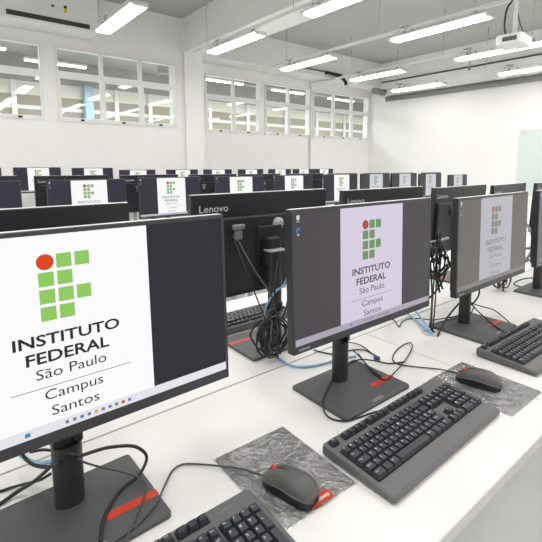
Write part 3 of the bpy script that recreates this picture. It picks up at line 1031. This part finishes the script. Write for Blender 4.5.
cable_on(mouse1, [(0.440,0.565,0.758), (0.433,0.594,0.752), (0.420,0.621,0.750), (0.391,0.661,0.746), (0.362,0.695,0.743), (0.344,0.706,0.743), (0.322,0.700,0.744), (0.294,0.671,0.748), (0.267,0.641,0.752), (0.237,0.622,0.752), (0.203,0.610,0.752), (0.164,0.604,0.753)], .0019, 'cable_grey')
cable_on(mouse2, [(1.092,0.534,0.758), (1.096,0.567,0.752), (1.098,0.599,0.745), (1.060,0.655,0.743), (1.040,0.691,0.743), (1.055,0.721,0.743), (1.111,0.748,0.743), (1.171,0.759,0.744), (1.195,0.749,0.746), (1.159,0.722,0.748), (1.063,0.684,0.748), (0.983,0.659,0.752), (0.917,0.648,0.752), (0.924,0.689,0.753), (0.954,0.756,0.760), (0.961,0.793,0.770)], .0019, 'cable')
cable_on(kbB, [(0.810,0.552,0.752), (0.804,0.567,0.746), (0.786,0.580,0.743), (0.738,0.590,0.743), (0.705,0.599,0.743), (0.686,0.625,0.743), (0.683,0.646,0.751), (0.714,0.680,0.752), (0.768,0.714,0.754), (0.820,0.736,0.765), (0.844,0.733,0.790), (0.856,0.728,0.820)], .0022, 'cable')

# ---------------------------------------------------------------- loose cables
def cable(label, pts, r=.0025, m='cable', cat='cable', name='cable', group=None):
    o = MB().tube(pts, r, 8).build(name, M[m])
    return tag(o, label, cat, group)
cable('thick black cable looping from the nearest stand across its base', [(0.141,0.702,0.865), (0.146,0.698,0.862), (0.160,0.701,0.850), (0.188,0.712,0.840), (0.219,0.727,0.825), (0.261,0.733,0.805), (0.281,0.727,0.785), (0.280,0.722,0.770), (0.260,0.711,0.758), (0.228,0.706,0.753), (0.199,0.681,0.753), (0.178,0.653,0.753), (0.164,0.619,0.753)], .0030)
cable('thin grey cable falling from the nearest stand over the red slot', [(0.148,0.696,0.860), (0.168,0.711,0.830), (0.197,0.722,0.800), (0.227,0.718,0.780), (0.254,0.709,0.762), (0.265,0.691,0.754), (0.256,0.669,0.753), (0.230,0.637,0.753), (0.206,0.610,0.753), (0.189,0.590,0.753)], .0017, 'cable_grey')
cable('black cable running left from behind the nearest stand', [(0.129,0.739,0.830), (0.121,0.770,0.800), (0.104,0.798,0.770), (0.086,0.817,0.752), (0.055,0.814,0.744), (0.018,0.802,0.743)], .0034)
cable('upper black cable at the left edge behind the nearest stand', [(0.128,0.772,0.790), (0.115,0.796,0.770), (0.100,0.827,0.752), (0.077,0.845,0.744), (0.059,0.849,0.743), (0.015,0.859,0.743)], .0026)
cable('light blue cable loop showing under the nearest screen', [(0.094,0.874,0.790), (0.101,0.856,0.785), (0.111,0.831,0.785), (0.124,0.811,0.790), (0.139,0.792,0.800), (0.147,0.781,0.810)], .0042, 'blue_cable')
cable('black cable loop hanging under the nearest screen', [(0.089,0.796,0.840), (0.093,0.787,0.830), (0.103,0.772,0.820), (0.118,0.752,0.820), (0.129,0.732,0.830), (0.135,0.720,0.840)], .0030)
cable('short black cable right below the nearest screen\'s chin', [(0.109,0.843,0.800), (0.128,0.836,0.800), (0.144,0.819,0.800), (0.150,0.782,0.810)], .0026)

cable('light blue network cable arching down between the two nearest screens', [(.905,.995,1.055), (0.870,1.005,0.950), (0.834,1.007,0.930), (0.816,1.025,0.890), (0.823,1.055,0.830), (0.829,1.063,0.785), (0.828,1.049,0.752), (0.800,0.975,0.745), (0.786,0.911,0.744), (0.796,0.866,0.744), (0.832,0.840,0.744), (0.878,0.828,0.744), (0.930,0.820,0.744), (0.983,0.803,0.744)], .0036, 'blue_cable')
cable('black cable lying behind the second screen\'s stand', [(0.915,0.916,0.743), (0.924,0.885,0.743), (0.948,0.852,0.743), (1.007,0.838,0.744), (1.038,0.808,0.744), (1.030,0.756,0.744)], .0022)
cable('black cable curving past the second stand to a blue plug', [(1.025,0.879,0.752), (1.044,0.866,0.748), (1.055,0.846,0.745), (1.046,0.807,0.744), (1.022,0.750,0.744)], .0018)
cable('lower black cable curving from the second stand over its base', [(0.891,0.759,0.760), (0.934,0.773,0.752), (0.969,0.768,0.750), (1.000,0.740,0.746), (1.024,0.708,0.743), (1.065,0.688,0.743)], .0022)
cable('thin cable dropping to the red slot of the second stand', [(1.005,0.812,0.744), (0.962,0.755,0.752), (0.940,0.713,0.752), (0.924,0.666,0.752)], .0015)
t = tag(MB().tube([(1.014,0.758,0.746), (1.022,0.743,0.746)], .006, 10, False).build('cable_plug', mat('dark_blue_plastic', (52, 62, 110), 0.45)), 'small dark blue cable plug on the desk right of the second stand', 'plug')

# tied bundle hanging behind the second screen
def bundle(label, cx, cy, z0, n, spread, rad, seed, extra=()):
    t = thing('cable_bundle', label, 'cable bundle', (cx, cy, DT), 0, 'tied cable bundles')
    rnd = random.Random(seed)
    for k in range(n):
        a0 = rnd.uniform(0, 6.28)
        rx, rz_ = rad * rnd.uniform(.55, 1.0), rad * rnd.uniform(.55, 1.05)
        ox, oy, oz = rnd.uniform(-spread, spread) * .4, rnd.uniform(-spread, spread) * .5, z0 + rnd.uniform(-.012, .012)
        yaw = rnd.uniform(-.9, .9)
        pts = []
        for j in range(15):
            a = a0 + j * 2 * PI / 13.2
            x = rx * math.cos(a)
            pts.append((ox + x * math.cos(yaw), oy + x * math.sin(yaw) + rnd.uniform(-.005, .005), max(.004, oz + rz_ * math.sin(a) + rnd.uniform(-.004, .004))))
        MB().tube(pts, rnd.choice((.002, .0024, .003)), 6).build('strand', M[rnd.choice(('cable', 'cable', 'cable_grey'))], t)
    for pts, rr, m in extra:
        MB().tube([(p[0] - cx, p[1] - cy, p[2] - DT) for p in pts], rr, 6).build('strand', M[m], t)
    MB().tube([(-.006, -.02, z0), (0, 0, z0 + .012), (.006, .02, z0)], .008, 8).build('tie', M['rubber'], t)
    return t
bundle('tangle of black cables hanging behind the second screen\'s left edge', .765, .945, .085, 13, .03, .062, 4,
       [([(.835, 1.0, 1.03), (.80, .97, .98), (.785, .955, .90), (.775, .945, .84)], .0028, 'cable'),
        ([(.70, 1.05, 1.12), (.715, .99, 1.0), (.74, .96, .9), (.76, .95, .83)], .0022, 'cable'),
        ([(.72, 1.05, 1.10), (.74, 1.0, 1.02), (.78, .96, .93), (.79, .95, .84)], .0028, 'cable_grey'),
        ([(.86, 1.0, 1.02), (.845, .96, .93), (.81, .95, .85)], .0026, 'cable')])
GX, GY = 1.338, .762
bundle('cables hanging in the gap between the second and third screens', 1.555, .88, .20, 9, .02, .06, 11,
       [([(1.56, .98, 1.06), (1.535, .90, 1.0), (1.51, .86, .92), (1.42, .81, .82), (GX, GY, .745)], .0030, 'cable'),
        ([(1.58, .98, 1.05), (1.545, .90, .97), (1.525, .86, .89), (1.44, .81, .80), (GX + .01, GY, .745)], .0026, 'cable'),
        ([(1.56, .97, 1.03), (1.53, .90, .95), (1.50, .86, .85), (1.40, .80, .77), (GX - .012, GY + .005, .745)], .0034, 'cable'),
        ([(1.555, .88, 1.06), (1.56, .88, .98), (1.545, .87, .90), (1.56, .86, .82)], .0045, 'cable'),
        ([(1.60, .89, 1.06), (1.575, .88, 1.0), (1.585, .88, .92), (1.56, .87, .84)], .004, 'cable'),
        ([(1.60, .88, 1.02), (1.59, .88, .95), (1.57, .87, .88), (1.58, .86, .83)], .004, 'cable_grey'),
        ([(1.524,0.900,1.021), (1.590,0.900,1.019), (1.676,0.900,1.022)], .0055, 'silver'),
        ([(1.532,0.900,1.010), (1.593,0.900,0.990), (1.674,0.900,0.965)], .0045, 'silver')])
bundle('small cable coil on the desk at the third screen\'s right end', 2.06, .83, .05, 7, .03, .045, 21)
cable('grey-white cable curving down beside the third screen\'s right edge', [(2.060,0.747,1.064), (2.060,0.730,1.044), (2.050,0.711,0.998), (2.030,0.705,0.957), (2.000,0.711,0.925), (1.980,0.722,0.908)], .006, 'silver')
cable('light blue cable rising from the desk grommet', [(1.317,0.742,0.744), (1.324,0.766,0.760), (1.368,0.821,0.770), (1.425,0.887,0.770), (1.462,0.955,0.760), (1.536,1.034,0.750)], .0036, 'blue_cable')
cable('second light blue cable from the grommet under the second screen', [(1.311,0.746,0.744), (1.326,0.778,0.752), (1.379,0.848,0.752), (1.418,0.907,0.750), (1.437,0.966,0.746)], .0032, 'blue_cable')
cable('black cable looping on the desk under the second screen\'s right corner', [(1.337,0.941,0.743), (1.336,0.914,0.743), (1.300,0.871,0.743), (1.296,0.862,0.743), (1.342,0.883,0.743), (1.387,0.887,0.743), (1.420,0.856,0.746), (1.406,0.799,0.760), (1.465,0.778,0.760), (1.520,0.760,0.760)], .0020)
cable('thick black cable from the grommet up behind the third stand', [(1.322,0.727,0.744), (1.359,0.737,0.760), (1.416,0.748,0.780), (1.485,0.756,0.800), (1.536,0.756,0.820)], .0034)
cable('black cable running behind the third stand to the gap', [(1.331,0.763,0.770), (1.405,0.753,0.770), (1.473,0.736,0.770), (1.521,0.716,0.780), (1.562,0.722,0.800)], .0022)
cable('black cable loop hanging under the third screen\'s left corner', [(1.36, .87, .96), (1.372, .85, .86), (1.40, .83, .832), (1.44, .82, .845), (1.47, .80, .90), (1.48, .79, .96)], .0036)
cable('black cable crossing the third stand\'s red slot to its keyboard', [(1.517,0.717,0.830), (1.551,0.717,0.800), (1.573,0.696,0.770), (1.574,0.670,0.754), (1.532,0.620,0.753), (1.504,0.581,0.754), (1.483,0.554,0.754)], .0024)
cable('thin black cable arching right from the third stand', [(1.523,0.728,0.830), (1.585,0.734,0.800), (1.640,0.720,0.780), (1.694,0.705,0.760), (1.672,0.665,0.752), (1.630,0.619,0.748), (1.601,0.587,0.746), (1.578,0.558,0.746)], .0022)
cable('cable hoop under the third screen\'s chin', [(1.535,0.721,0.810), (1.546,0.709,0.830), (1.563,0.707,0.850), (1.559,0.707,0.870), (1.532,0.706,0.890)], .0030)
cable('black cable between the third stand and the fourth monitor', [(2.365,0.774,0.750), (2.327,0.807,0.760), (2.247,0.823,0.760), (2.186,0.826,0.750), (2.183,0.788,0.744), (2.228,0.752,0.744)], .003)
cable('black cable hanging in the middle row beside its leftmost monitor', [(.55, 3.3, 1.02), (.57, 3.32, .95), (.62, 3.3, .90), (.66, 3.3, .97), (.64, 3.32, 1.03)], .006)
